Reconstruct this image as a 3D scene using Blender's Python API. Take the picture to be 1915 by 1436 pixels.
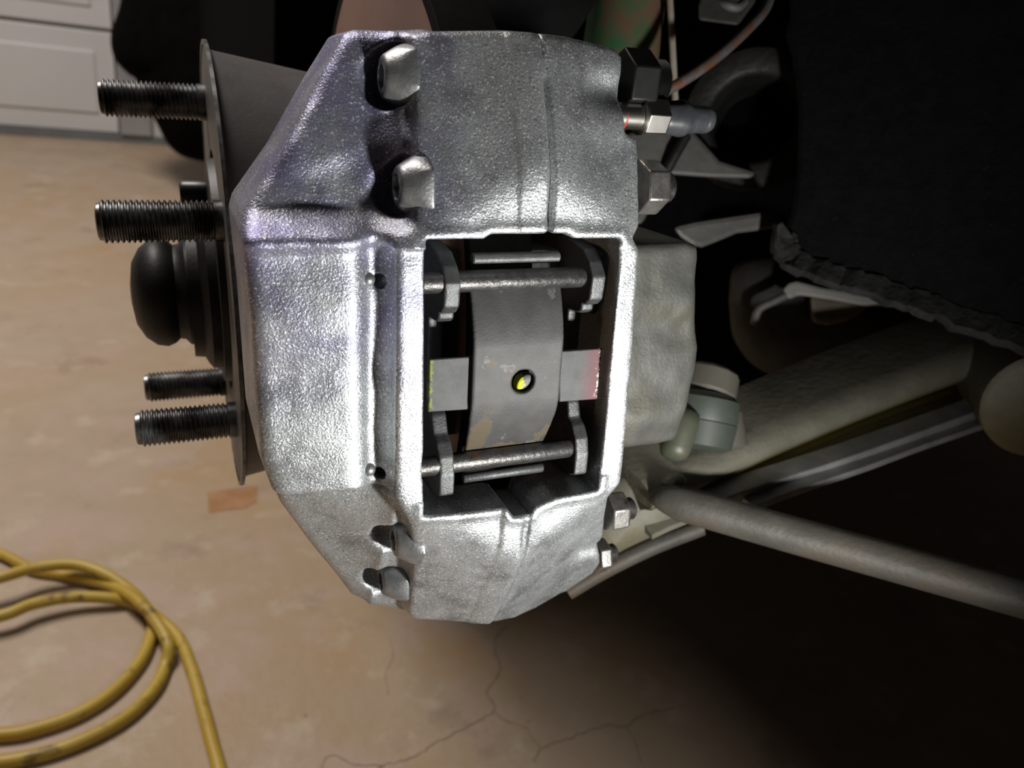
import bpy, bmesh, math, random
import numpy as np
from mathutils import Matrix, Vector

random.seed(7); rng = np.random.default_rng(7)
scene = bpy.context.scene
col = scene.collection
for o in list(bpy.data.objects): bpy.data.objects.remove(o)

# ------------------------------------------------------------------ frames (millimetres, turned to metres at the mesh)
def unit(v):
    v = np.array(v, float); return v / np.linalg.norm(v)
F = 1450.0                                   # focal length in pixels of a 1915 px wide frame
UP = unit((.14, .8975, .4185))               # world up seen in camera axes
XA = np.array((.923, .071, -.378)); XA = unit(XA - XA.dot(UP) * UP)
YA = np.cross(UP, XA)
B = np.array([XA, YA, UP])                   # rows: world axes in camera axes
CAMH = 600.0
CAMP = np.array((0, 0, CAMH))

# ------------------------------------------------------------------ camera, world, lights, exposure
cd = bpy.data.cameras.new('camera'); cam = bpy.data.objects.new('camera', cd); col.objects.link(cam)
cd.sensor_width = 36.0; cd.lens = 36.0 * F / 1915.0
cd.clip_start = .01; cd.clip_end = 60
cd.dof.use_dof = True; cd.dof.focus_distance = .232; cd.dof.aperture_fstop = 15.0
m4 = Matrix([list(B[i]) + [CAMP[i] / 1000] for i in range(3)] + [[0, 0, 0, 1]])
cam.matrix_world = m4
scene.camera = cam
scene.view_settings.view_transform = 'Standard'
scene.view_settings.look = 'None'
scene.view_settings.gamma = 1.0
scene.view_settings.exposure = 0.0
try: scene.view_settings.use_curve_mapping = False
except Exception: pass
wd = bpy.data.worlds.new('world'); scene.world = wd; wd.use_nodes = True
bg = wd.node_tree.nodes['Background']
bg.inputs[0].default_value = (1.0, .90, .82, 1); bg.inputs[1].default_value = .016

def cam2w(v): return (B @ np.array(v, float) + CAMP) / 1000
def P(px, py, d):                            # a point d mm in front of the lens, in world metres
    return cam2w(((px - 957.5) / F * d, (718 - py) / F * d, -d))
def on_floor(px, py, z=0.0):
    d = B @ np.array(((px - 957.5), (718 - py), -F)); t = (z - CAMH) / d[2]
    return (CAMP + t * d) / 1000

def light(name, kind, loc, energy, color, target=None, **kw):
    l = bpy.data.lights.new(name, kind); l.energy = energy; l.color = color
    for k, v in kw.items(): setattr(l, k, v)
    o = bpy.data.objects.new(name, l); col.objects.link(o); o.location = loc
    if target is not None:
        o.rotation_euler = (Vector(target) - Vector(loc)).to_track_quat('-Z', 'Y').to_euler()
    return o
# hand torch held at the lower right of the photographer
TORCH = cam2w((136, -130, -122))
light('torch_light', 'SPOT', TORCH, 4.5, (1.0, .99, .965), target=cam2w((-5, 18, -240)), spot_size=math.radians(140), spot_blend=1.0, shadow_soft_size=.010)
# fluorescent fittings of the garage ceiling, off to the far left
light('ceiling_fixture', 'AREA', (-.70, 1.55, 2.45), 54, (1.0, .93, .87), target=(-.68, 1.2, 0), shape='RECTANGLE', size=.6, size_y=1.2)

# ------------------------------------------------------------------ materials
def mat(name, c1, c2=None, rough=.5, metal=0.0, scale=60, lo=.35, hi=.65, bump=0.0, bscale=400, detail=6, c3=None, s3=12, lo3=.5, hi3=.62, rvar=0.0, spec=.5, extra=None):
    m = bpy.data.materials.new(name); m.use_nodes = True
    nt = m.node_tree; N = nt.nodes; L = nt.links
    b = N['Principled BSDF']; b.inputs['Roughness'].default_value = rough; b.inputs['Metallic'].default_value = metal
    b.inputs['Specular IOR Level'].default_value = spec
    tc = N.new('ShaderNodeTexCoord')
    def noise(sc, det=6, r=.55):
        n = N.new('ShaderNodeTexNoise'); n.inputs['Scale'].default_value = sc; n.inputs['Detail'].default_value = det
        n.inputs['Roughness'].default_value = r; L.new(tc.outputs['Object'], n.inputs['Vector']); return n.outputs['Fac']
    def rng_(src, a, b_, c=0., d=1.):
        mr = N.new('ShaderNodeMapRange'); L.new(src, mr.inputs['Value'])
        for i, v in zip((1, 2, 3, 4), (a, b_, c, d)): mr.inputs[i].default_value = v
        return mr.outputs[0]
    def mixc(fac, a, c):
        mx = N.new('ShaderNodeMix'); mx.data_type = 'RGBA'
        L.new(fac, mx.inputs[0])
        for sock, v in ((mx.inputs[6], a), (mx.inputs[7], c)):
            if isinstance(v, tuple): sock.default_value = (*v, 1)
            else: L.new(v, sock)
        return mx.outputs[2]
    base = tuple(c1)
    if c2 is not None:
        nf = noise(scale, detail); base = mixc(rng_(nf, lo, hi), tuple(c1), tuple(c2))
        if rvar: L.new(rng_(nf, lo, hi, rough - rvar, rough + rvar), b.inputs['Roughness'])
    if c3 is not None:
        base = mixc(rng_(noise(s3, 8, .6), lo3, hi3), base, tuple(c3))
    ctx = dict(N=N, L=L, tc=tc, noise=noise, rng=rng_, mix=mixc, b=b)
    if extra: base = extra(ctx, base)
    if isinstance(base, tuple): b.inputs['Base Color'].default_value = (*base, 1)
    else: L.new(base, b.inputs['Base Color'])
    if bump:
        bp = N.new('ShaderNodeBump'); bp.inputs['Strength'].default_value = 1.0; bp.inputs['Distance'].default_value = bump
        L.new(noise(bscale, 3, .6), bp.inputs['Height']); L.new(bp.outputs[0], b.inputs['Normal'])
    return m

def ext_caliper(c, base):
    # mottled violet-blue tint, stronger towards the upper outer half of the casting
    N, L = c['N'], c['L']
    sep = N.new('ShaderNodeSeparateXYZ'); L.new(c['tc'].outputs['Object'], sep.inputs[0])
    nf = c['noise'](38, 5, .6)
    fx = c['rng'](sep.outputs[0], -.012, -.036); fy = c['rng'](sep.outputs[1], -.02, .05)
    m1 = N.new('ShaderNodeMath'); m1.operation = 'MULTIPLY'; L.new(fx, m1.inputs[0]); L.new(fy, m1.inputs[1])
    m2 = N.new('ShaderNodeMath'); m2.operation = 'MULTIPLY'; L.new(m1.outputs[0], m2.inputs[0]); L.new(c['rng'](nf, .36, .60, .2, 1.0), m2.inputs[1])
    base = c['mix'](m2.outputs[0], base, (.21, .20, .37))
    g = c['noise'](1500, 2, .5)  # sparkle of the cast grain painted in as light and dark speckle
    base = c['mix'](c['rng'](g, .60, .70), base, (.95, .96, .97))
    return c['mix'](c['rng'](g, .42, .30), base, (.22, .23, .235))
M = {}
M['alu'] = mat('cast_aluminium', (.40, .42, .425), (.50, .52, .525), rough=.40, metal=.70, scale=90, bump=.00024, bscale=1500, rvar=.03, extra=ext_caliper, c3=(.25, .255, .265), s3=70, lo3=.50, hi3=.66)
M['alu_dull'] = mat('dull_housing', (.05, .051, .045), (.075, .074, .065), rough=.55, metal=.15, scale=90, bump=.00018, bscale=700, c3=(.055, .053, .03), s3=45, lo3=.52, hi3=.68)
M['alu_bolt'] = mat('painted_bolt', (.25, .26, .265), (.38, .39, .395), rough=.42, metal=.8, scale=300, bump=.00012, bscale=1200)
M['steel_dark'] = mat('dark_steel', (.035, .035, .037), (.06, .058, .055), rough=.36, metal=.8, scale=200, bump=.00005, bscale=900)
M['stud'] = mat('stud_steel', (.16, .165, .17), (.30, .30, .305), rough=.34, metal=.85, scale=260, c3=(.035, .03, .028), s3=70, lo3=.45, hi3=.6)
M['black_hub'] = mat('black_hub', (.006, .006, .0065), (.014, .012, .011), rough=.5, metal=.1, scale=90, bump=.0001, bscale=500)
M['hat'] = mat('hat_steel', (.13, .122, .122), (.165, .157, .152), rough=.5, metal=.4, scale=70, bump=.00008, bscale=500, c3=(.30, .28, .27), s3=40, lo3=.66, hi3=.72)
M['edge_steel'] = mat('worn_edge', (.2, .2, .2), (.06, .06, .06), rough=.4, metal=.8, scale=220)
def ext_disc(c, base):
    N, L = c['N'], c['L']
    return base
M['disc'] = mat('coated_disc', (.30, .135, .085), (.36, .17, .11), rough=.38, metal=.35, scale=30, c3=(.26, .12, .08), s3=14)
M['disc_edge'] = mat('disc_edge', (.006, .006, .006), (.012, .011, .010), rough=.8, spec=.08, scale=200)  # near-black rim colour stands in for shade inside the caliper window
M['ridge'] = mat('pale_ridge', (.30, .29, .27), (.36, .35, .32), rough=.4, scale=60)
M['web_shade'] = mat('shaded_web', (.15, .12, .04), (.22, .185, .075), rough=.5, scale=30)  # yellow-brown of the shaded valley put into the web's colour
M['pin'] = mat('pin_steel', (.075, .073, .07), (.125, .122, .118), rough=.42, metal=.8, scale=330, bump=.0002, bscale=900, c3=(.16, .09, .05), s3=120, lo3=.64, hi3=.7)
M['plate'] = mat('pad_plate', (.075, .078, .078), (.105, .108, .108), rough=.5, metal=.6, scale=300, bump=.00015, bscale=1500)
M['lining'] = mat('pad_lining', (.012, .012, .012), (.03, .028, .026), rough=.9, scale=600)
def ext_spring(c, base):
    N, L = c['N'], c['L']
    sep = N.new('ShaderNodeSeparateXYZ'); L.new(c['tc'].outputs['Object'], sep.inputs[0])
    # bare rubbed streaks, tan grease stains
    base = c['mix'](c['rng'](c['noise'](75, 4, .5), .63, .66), base, (.075, .058, .035))
    st = N.new('ShaderNodeMath'); st.operation = 'MULTIPLY'
    L.new(c['rng'](sep.outputs[1], -.011, -.016), st.inputs[0]); L.new(c['rng'](c['noise'](95, 3, .5), .52, .545), st.inputs[1])
    base = c['mix'](st.outputs[0], base, (.085, .068, .042))
    return base
M['spring'] = mat('spring_steel', (.042, .0415, .040), (.058, .057, .055), rough=.6, metal=.2, scale=160, bump=.00008, bscale=1300, c3=(.10, .10, .10), s3=120, lo3=.62, hi3=.635, extra=ext_spring)
def ext_bar(c, base):
    N, L = c['N'], c['L']
    sep = N.new('ShaderNodeSeparateXYZ'); L.new(c['tc'].outputs['Object'], sep.inputs[0])
    nf = c['noise'](900, 3, .6)
    def offs(k):
        a = N.new('ShaderNodeMath'); a.operation = 'MULTIPLY_ADD'; L.new(nf, a.inputs[0]); a.inputs[1].default_value = k; L.new(sep.outputs[0], a.inputs[2]); return a.outputs[0]
    o = offs(.006)
    base = c['mix'](c['rng'](o, .0258, .0310), base, (.115, .045, .05))
    base = c['mix'](c['rng'](o, .0324, .0327), base, (.55, .55, .55))
    o2 = offs(.004)
    y1 = N.new('ShaderNodeMath'); y1.operation = 'MULTIPLY'
    L.new(c['rng'](o2, -.0234, -.0242), y1.inputs[0]); L.new(c['rng'](c['noise'](800, 2), .42, .55), y1.inputs[1])
    base = c['mix'](y1.outputs[0], base, (.17, .19, .02))
    return base
M['bar'] = mat('spring_bar', (.055, .056, .055), (.08, .081, .08), rough=.65, metal=.1, scale=260, bump=.0001, bscale=1500, extra=ext_bar)
def ext_rivet(c, base):
    N, L = c['N'], c['L']
    sep = N.new('ShaderNodeSeparateXYZ'); L.new(c['tc'].outputs['Object'], sep.inputs[0])
    nf = c['noise'](1500, 3, .6)
    a = N.new('ShaderNodeMath'); a.operation = 'MULTIPLY_ADD'; L.new(nf, a.inputs[0]); a.inputs[1].default_value = .006; L.new(sep.outputs[0], a.inputs[2])
    base = c['mix'](c['rng'](a.outputs[0], .0014, .0011), base, (.62, .68, .02))
    base = c['mix'](c['rng'](a.outputs[0], .0050, .0056), base, (.6, .12, .14))
    return base
M['rivet'] = mat('rivet', (.10, .10, .10), (.14, .14, .14), rough=.6, metal=.2, scale=400, extra=ext_rivet)
M['nut'] = mat('nut_steel', (.30, .29, .27), (.48, .46, .43), rough=.33, metal=.9, scale=300, c3=(.16, .10, .09), s3=150, lo3=.6, hi3=.72, bump=.00008, bscale=900)
M['nut_black'] = mat('black_nut', (.004, .004, .004), (.008, .008, .008), rough=.5, spec=.3, scale=200)
M['zinc'] = mat('zinc_plated', (.62, .60, .55), (.75, .72, .66), rough=.3, metal=1.0, scale=200)
M['rubber'] = mat('cap_rubber', (.035, .037, .042), (.06, .062, .068), rough=.34, scale=200, spec=.6)
M['red'] = mat('red_seal', (.6, .05, .03), rough=.4)
M['black_paint'] = mat('black_underseal', (.0022, .0024, .0028), (.0045, .0046, .005), rough=.8, spec=.12, scale=120, bump=.0006, bscale=260, c3=(.014, .014, .0135), s3=300, lo3=.66, hi3=.74)
M['under_lip'] = mat('dirty_flange', (.006, .006, .0055), (.026, .025, .023), rough=.85, scale=140, bump=.0012, bscale=220)
M['black_bag'] = mat('black_plastic', (.0025, .0025, .0025), (.004, .004, .004), rough=.9, scale=20, spec=.02)
M['shield'] = mat('black_shield', (.006, .0058, .006), (.010, .0095, .0095), rough=.6, scale=60, spec=.25)
M['green'] = mat('green_rust_paint', (.05, .16, .065), (.065, .20, .08), rough=.6, scale=50, c3=(.20, .12, .075), s3=20, lo3=.42, hi3=.50)
M['arm'] = mat('dirty_arm', (.125, .119, .088), (.18, .172, .132), rough=.6, metal=.1, scale=40, bump=.0004, bscale=260, c3=(.12, .10, .045), s3=18, lo3=.52, hi3=.7)
M['arm_flange'] = mat('arm_flange', (.36, .36, .355), (.24, .235, .225), rough=.5, metal=.4, scale=60)
M['rod'] = mat('grey_rod', (.062, .058, .048), (.092, .087, .075), rough=.6, metal=.1, scale=60, bump=.0003, bscale=400, c3=(.09, .07, .05), s3=30, lo3=.52, hi3=.7)
M['cast'] = mat('grey_cast', (.036, .035, .031), (.055, .053, .047), rough=.65, metal=.2, scale=60, bump=.0004, bscale=250)
M['cast_light'] = mat('light_cast', (.11, .107, .10), (.15, .146, .135), rough=.6, metal=.2, scale=60, bump=.0003, bscale=300)
M['cast_dark'] = mat('dark_cast', (.010, .010, .009), (.018, .017, .015), rough=.55, metal=.2, scale=50, bump=.0005, bscale=200)
M['tan'] = mat('tan_cast', (.10, .085, .058), (.13, .11, .075), rough=.55, scale=50)
M['green_grey'] = mat('green_grey_boot', (.04, .05, .04), (.053, .063, .05), rough=.55, scale=60)
M['pale_green'] = mat('pale_green_bolt', (.07, .088, .052), (.095, .09, .072), rough=.5, scale=45, metal=.2)
M['beige'] = mat('beige_nut', (.085, .078, .062), (.10, .092, .075), rough=.6, scale=60)
M['line'] = mat('brake_line', (.15, .147, .138), (.22, .212, .204), rough=.45, metal=.5, scale=200, c3=(.26, .115, .07), s3=90, lo3=.48, hi3=.56)
M['cable'] = mat('pale_cable', (.40, .37, .31), (.34, .27, .18), rough=.5, scale=80)
def ext_cord(c, base):
    return c['mix'](c['rng'](c['noise'](26, 6, .65), .58, .66), base, (.20, .12, .02))
M['cord'] = mat('yellow_cord', (.46, .29, .035), (.54, .37, .06), rough=.45, scale=14, extra=ext_cord)
M['white_door'] = mat('white_door', (.74, .74, .75), (.78, .78, .79), rough=.45, scale=3)
M['grey_post'] = mat('grey_post', (.36, .36, .37), (.42, .42, .43), rough=.5, scale=6)
M['seal'] = mat('grey_seal', (.17, .18, .19), (.22, .23, .24), rough=.6, scale=6)
M['gap'] = mat('door_joint', (.18, .16, .14), rough=.7)
M['crack'] = mat('crack', (.16, .115, .08), (.24, .17, .12), rough=.9, scale=40)
M['patch'] = mat('tan_patch', (.34, .16, .06), (.42, .23, .11), rough=.7, scale=30)
def ext_floor(c, base):
    b0 = c['mix'](c['rng'](c['noise'](3.2, 4, .5), .40, .62), base, (.43, .31, .19))
    b1 = c['mix'](c['rng'](c['noise'](13, 8, .62), .46, .66), b0, (.47, .35, .27))
    b2 = c['mix'](c['rng'](c['noise'](9.3, 9, .66), .57, .70), b1, (.34, .25, .18))
    b3 = c['mix'](c['rng'](c['noise'](17, 7, .6), .58, .70), b2, (.52, .42, .31))
    b4 = c['mix'](c['rng'](c['noise'](6.1, 6, .6), .60, .72), b3, (.44, .30, .17))
    return c['mix'](c['rng'](c['noise'](60, 4, .6), .70, .76), b4, (.17, .12, .09))
M['floor'] = mat('stained_concrete', (.46, .36, .265), (.41, .315, .225), rough=.5, scale=12, bump=.0008, bscale=60, extra=ext_floor, spec=.4)

# ------------------------------------------------------------------ object helpers
def mesh_obj(name, V, Fc, m, parent=None, smooth=40, bevel=0, world=True):
    """V in parent-local metres if parent given a frame matrix and world False; world metres otherwise"""
    me = bpy.data.meshes.new(name)
    V = np.asarray(V, float)
    if parent is not None and world:
        bpy.context.view_layer.update()
        inv = np.array(parent.matrix_world.inverted())
        V = V @ inv[:3, :3].T + inv[:3, 3]
    elif parent is None:
        c = V.mean(0); c[2] = V[:, 2].min()
        V = V - c
    me.from_pydata(V.tolist(), [], [list(map(int, f)) for f in Fc]); me.update()
    bm = bmesh.new(); bm.from_mesh(me); bmesh.ops.recalc_face_normals(bm, faces=bm.faces); bm.to_mesh(me); bm.free()
    me.materials.append(M[m] if isinstance(m, str) else m)
    if smooth:
        me.polygons.foreach_set('use_smooth', [True] * len(me.polygons))
        try: me.set_sharp_from_angle(angle=math.radians(smooth))
        except Exception: pass
    o = bpy.data.objects.new(name, me); col.objects.link(o)
    if parent is not None: o.parent = parent
    else: o.location = c
    if bevel:
        b = o.modifiers.new('bevel', 'BEVEL'); b.width = bevel; b.segments = 2; b.limit_method = 'ANGLE'; b.angle_limit = math.radians(35)
    return o
def tag(o, label, cat, group=None, kind=None):
    o['label'] = label; o['category'] = cat
    if group: o['group'] = group
    if kind: o['kind'] = kind
    return o
def empty(name, loc=(0, 0, 0), mw=None):
    o = bpy.data.objects.new(name, None); col.objects.link(o); o.empty_display_size = .02
    o.matrix_world = mw if mw is not None else Matrix.Translation(Vector(loc))
    bpy.context.view_layer.update()
    return o
def join(*gs):
    V = []; Fc = []; n = 0
    for v, f in gs:
        V += [tuple(p) for p in v]; Fc += [tuple(i + n for i in q) for q in f]; n += len(v)
    return V, Fc
def lathe(prof, p0=(0, 0, 0), ax=(1, 0, 0), seg=32, ref=(0, 0, 1), ang=0.0):
    """prof: (t, r) along ax"""
    ax = unit(ax); ref = np.array(ref, float); a = unit(ref - ref.dot(ax) * ax); b = np.cross(ax, a); p0 = np.array(p0, float)
    V = []; Fc = []
    for t, r in prof:
        for k in range(seg):
            w = ang + 2 * math.pi * k / seg
            V.append(p0 + ax * t + r * (math.cos(w) * a + math.sin(w) * b))
    n = len(prof)
    for i in range(n - 1):
        for k in range(seg):
            k2 = (k + 1) % seg
            Fc.append((i * seg + k, i * seg + k2, (i + 1) * seg + k2, (i + 1) * seg + k))
    if prof[0] != prof[-1]:
        Fc.append(tuple(range(seg - 1, -1, -1))); Fc.append(tuple((n - 1) * seg + k for k in range(seg)))
    else:
        # closed ring profile: weld the last ring on the first
        V = V[:-seg]; m_ = (n - 1) * seg
        Fc = [tuple(i - m_ if i >= m_ else i for i in q) for q in Fc]
    return V, Fc
def catmull(pts, n=10):
    pts = [np.array(p, float) for p in pts]
    out = []
    P_ = [2 * pts[0] - pts[1]] + pts + [2 * pts[-1] - pts[-2]]
    for i in range(1, len(P_) - 2):
        a, b, c, d = P_[i - 1:i + 3]
        for k in range(n):
            t = k / n
            out.append(.5 * ((2 * b) + (c - a) * t + (2 * a - 5 * b + 4 * c - d) * t * t + (-a + 3 * b - 3 * c + d) * t ** 3))
    out.append(pts[-1]); return out
def sweep(path, prof, scales=None, up=(0, 0, 1)):
    """prof: list of (a, b) offsets (a sideways, b up) closed polygon, swept along the path"""
    V = []; Fc = []; n = len(prof); path = [np.array(p, float) for p in path]
    t0 = unit(path[1] - path[0]); upv = np.array(up, float); nrm = unit(upv - upv.dot(t0) * t0)
    for i, p in enumerate(path):
        t = unit(path[min(i + 1, len(path) - 1)] - path[max(i - 1, 0)])
        nrm = unit(nrm - nrm.dot(t) * t); s = np.cross(t, nrm)
        k = 1 if scales is None else scales[i]
        for a, b in prof: V.append(p + (s * a + nrm * b) * k)
    for i in range(len(path) - 1):
        for k in range(n):
            k2 = (k + 1) % n
            Fc.append((i * n + k, i * n + k2, (i + 1) * n + k2, (i + 1) * n + k))
    Fc.append(tuple(range(n - 1, -1, -1))); Fc.append(tuple((len(path) - 1) * n + k for k in range(n)))
    return V, Fc
def circ(r, n=14, ry=None): return [(r * math.cos(2 * math.pi * k / n), (ry or r) * math.sin(2 * math.pi * k / n)) for k in range(n)]
def tube(path, r, n=14, scales=None, up=(0, 0, 1)): return sweep(path, circ(r, n), scales, up)
def slab(pts, thick, away=None):
    """front outline (world metres, 3D) and a back outline pushed `thick` metres away from the lens"""
    pts = [np.array(p) for p in pts]; n = len(pts)
    c = sum(pts) / n
    d = unit(c - CAMP / 1000) if away is None else unit(away)
    V = pts + [p + d * thick for p in pts]
    Fc = [tuple(range(n)), tuple(range(2 * n - 1, n - 1, -1))] + [(k, k + n, (k + 1) % n + n, (k + 1) % n) for k in range(n)]
    return V, Fc
def boxg(c, s, ax=None):
    c = np.array(c, float); ax = np.eye(3) if ax is None else np.array(ax)
    V = [c + ax.T @ (np.array((i, j, k)) * np.array(s) / 2) for i in (-1, 1) for j in (-1, 1) for k in (-1, 1)]
    return V, [(0, 1, 3, 2), (4, 6, 7, 5), (0, 4, 5, 1), (2, 3, 7, 6), (0, 2, 6, 4), (1, 5, 7, 3)]

# ------------------------------------------------------------------ signed distance modelling + surface nets
def grid(lo, hi, h):
    ax = [np.arange(l, u_ + h, h, dtype=np.float32) for l, u_ in zip(lo, hi)]
    return ax
def nets(S, ax):
    """dual surface of the zero level of S on the axes ax"""
    ins = S < 0
    c = ins[:-1, :-1, :-1].astype(np.int8)
    for i in (0, 1):
        for j in (0, 1):
            for k in (0, 1):
                if i + j + k: c = c + ins[i:ins.shape[0] - 1 + i, j:ins.shape[1] - 1 + j, k:ins.shape[2] - 1 + k]
    act = (c > 0) & (c < 8)
    I = np.argwhere(act); idx = -np.ones(act.shape, np.int32); idx[act] = np.arange(len(I))
    acc = np.zeros((len(I), 3)); cnt = np.zeros(len(I))
    cor = [(i, j, k) for i in (0, 1) for j in (0, 1) for k in (0, 1)]
    val = {q: S[I[:, 0] + q[0], I[:, 1] + q[1], I[:, 2] + q[2]].astype(float) for q in cor}
    for q in cor:
        for a in range(3):
            if q[a] == 0:
                r = list(q); r[a] = 1; r = tuple(r)
                v0, v1 = val[q], val[r]; mk = (v0 < 0) != (v1 < 0)
                t = np.where(mk, v0 / np.where(mk, v0 - v1, 1), 0)
                p = np.tile(np.array(q, float), (len(I), 1)); p[:, a] += t
                acc[mk] += p[mk]; cnt[mk] += 1
    pos = I + acc / cnt[:, None]
    V = np.stack([ax[a][0] + pos[:, a] * (ax[a][1] - ax[a][0]) for a in range(3)], 1)
    Q = []
    for a in range(3):
        b, c_ = [(1, 2), (2, 0), (0, 1)][a]
        s0 = [slice(None)] * 3; s1 = [slice(None)] * 3; s0[a] = slice(0, -1); s1[a] = slice(1, None)
        A0 = ins[tuple(s0)]; A1 = ins[tuple(s1)]
        E_ = np.argwhere(A0 != A1)
        ok = (E_[:, b] > 0) & (E_[:, c_] > 0) & (E_[:, b] < ins.shape[b] - 1) & (E_[:, c_] < ins.shape[c_] - 1)
        E_ = E_[ok]; flip = A0[E_[:, 0], E_[:, 1], E_[:, 2]]
        def cell(db, dc):
            t = E_.copy(); t[:, b] += db; t[:, c_] += dc; return idx[t[:, 0], t[:, 1], t[:, 2]]
        q = np.stack([cell(-1, -1), cell(0, -1), cell(0, 0), cell(-1, 0)], 1)
        q[~flip] = q[~flip][:, ::-1]
        Q.append(q)
    Q = np.concatenate(Q)
    return V, Q[(Q >= 0).all(1)]
def nets_obj(name, S, ax, m, parent, smooth=60):
    V, Q = nets(S, ax)
    me = bpy.data.meshes.new(name)
    V = (V * .001).astype(np.float32)
    me.vertices.add(len(V)); me.vertices.foreach_set('co', V.ravel())
    me.loops.add(len(Q) * 4); me.loops.foreach_set('vertex_index', Q.astype(np.int32).ravel())
    me.polygons.add(len(Q)); me.polygons.foreach_set('loop_start', np.arange(0, len(Q) * 4, 4, dtype=np.int32))
    me.update(calc_edges=True); me.validate()
    me.materials.append(M[m]); me.polygons.foreach_set('use_smooth', [True] * len(me.polygons))
    o = bpy.data.objects.new(name, me); col.objects.link(o); o.parent = parent
    return o
def smin(a, b, k): 
    h = np.clip(.5 + .5 * (b - a) / k, 0, 1); return b + (a - b) * h - k * h * (1 - h)
def smax(a, b, k): return -smin(-a, -b, k)
def sst(a, b, x):
    t = np.clip((x - a) / (b - a), 0, 1); return t * t * (3 - 2 * t)
def poly2(X, Y, pts):
    """signed distance to a polygon"""
    pts = [np.array(p[:2], float) for p in pts]; n = len(pts)
    d = np.full(X.shape, 1e9); ins = np.zeros(X.shape, bool)
    for i in range(n):
        a, b = pts[i], pts[(i + 1) % n]; e = b - a
        t = np.clip(((X - a[0]) * e[0] + (Y - a[1]) * e[1]) / (e.dot(e) + 1e-9), 0, 1)
        d = np.minimum(d, (X - a[0] - t * e[0]) ** 2 + (Y - a[1] - t * e[1]) ** 2)
        cond = (a[1] > Y) != (b[1] > Y)
        with np.errstate(divide='ignore', invalid='ignore'):
            xi = a[0] + (Y - a[1]) / (b[1] - a[1] + 1e-12) * e[0]
        ins ^= cond & (X < xi)
    d = np.sqrt(d); return np.where(ins, -d, d)
def vnoise(X, Y, s, seed):
    r = np.random.default_rng(seed).standard_normal((64, 64))
    u_ = X / s + 20; v_ = Y / s + 20
    i = np.floor(u_).astype(int); j = np.floor(v_).astype(int); a = u_ - i; b = v_ - j
    a = a * a * (3 - 2 * a); b = b * b * (3 - 2 * b)
    g = lambda p, q: r[p % 64, q % 64]
    return (g(i, j) * (1 - a) + g(i + 1, j) * a) * (1 - b) + (g(i, j + 1) * (1 - a) + g(i + 1, j + 1) * a) * b

# ------------------------------------------------------------------ the setting: floor, door, wall behind
fl = mesh_obj('floor', [(-4, -2, 0), (4, -2, 0), (4, 5, 0), (-4, 5, 0), (-4, -2, -.1), (4, -2, -.1), (4, 5, -.1), (-4, 5, -.1)],
              [(0, 1, 2, 3), (4, 7, 6, 5), (0, 4, 5, 1), (1, 5, 6, 2), (2, 6, 7, 3), (3, 7, 4, 0)], 'floor', smooth=0)
tag(fl, 'stained tan concrete garage floor', 'floor', kind='structure')
def ribbon(pxs, w):
    pts = [on_floor(*p) for p in pxs]; pts = catmull(pts, 6); V = []; Fc = []
    rr = np.random.default_rng(len(pxs)); n = len(pts)
    for i, p in enumerate(pts):
        t = unit(pts[min(i + 1, n - 1)] - pts[max(i - 1, 0)]); s = np.cross(t, (0, 0, 1)); j = s * rr.normal() * w * .8
        ww = w * (.3 + .5 * rr.random())
        V += [p + j - s * ww + (0, 0, .0002), p + j + s * ww + (0, 0, .0002)]
    Fc = [(2 * i, 2 * i + 1, 2 * i + 3, 2 * i + 2) for i in range(n - 1)]
    return V, Fc
for pxs, w in (([(951, 1170), (927, 1194), (929, 1225), (935, 1255), (910, 1291), (921, 1313), (923, 1330), (888, 1351), (819, 1387), (800, 1399), (775, 1416), (719, 1432), (690, 1445)], .0009),
               ([(923, 1330), (945, 1348), (982, 1360), (995, 1382), (1010, 1398)], .0007),
               ([(1001, 1425), (1005, 1410), (1017, 1398), (1070, 1379), (1133, 1357), (1170, 1357), (1198, 1338), (1260, 1322)], .0009),
               ([(1172, 1360), (1189, 1391), (1200, 1430)], .0006),
               ([(600, 1436), (619, 1413), (663, 1429), (719, 1432)], .0007),
               ([(728, 1195), (735, 1225), (722, 1260), (727, 1300)], .0004)):
    v, f_ = ribbon(pxs, w); mesh_obj('crack', v, f_, 'crack', fl, smooth=0)
# stuck-on tan patch
pp = [(388, 921), (440, 913), (482, 908), (480, 938), (458, 950), (390, 958)]
pa = mesh_obj('floor_patch', *slab([on_floor(x, y, .6) for x, y in pp], .0006, away=(0, 0, -1)), 'patch', smooth=0)
tag(pa, 'small tan rectangular patch stuck to the concrete below the wheel studs', 'patch')

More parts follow.
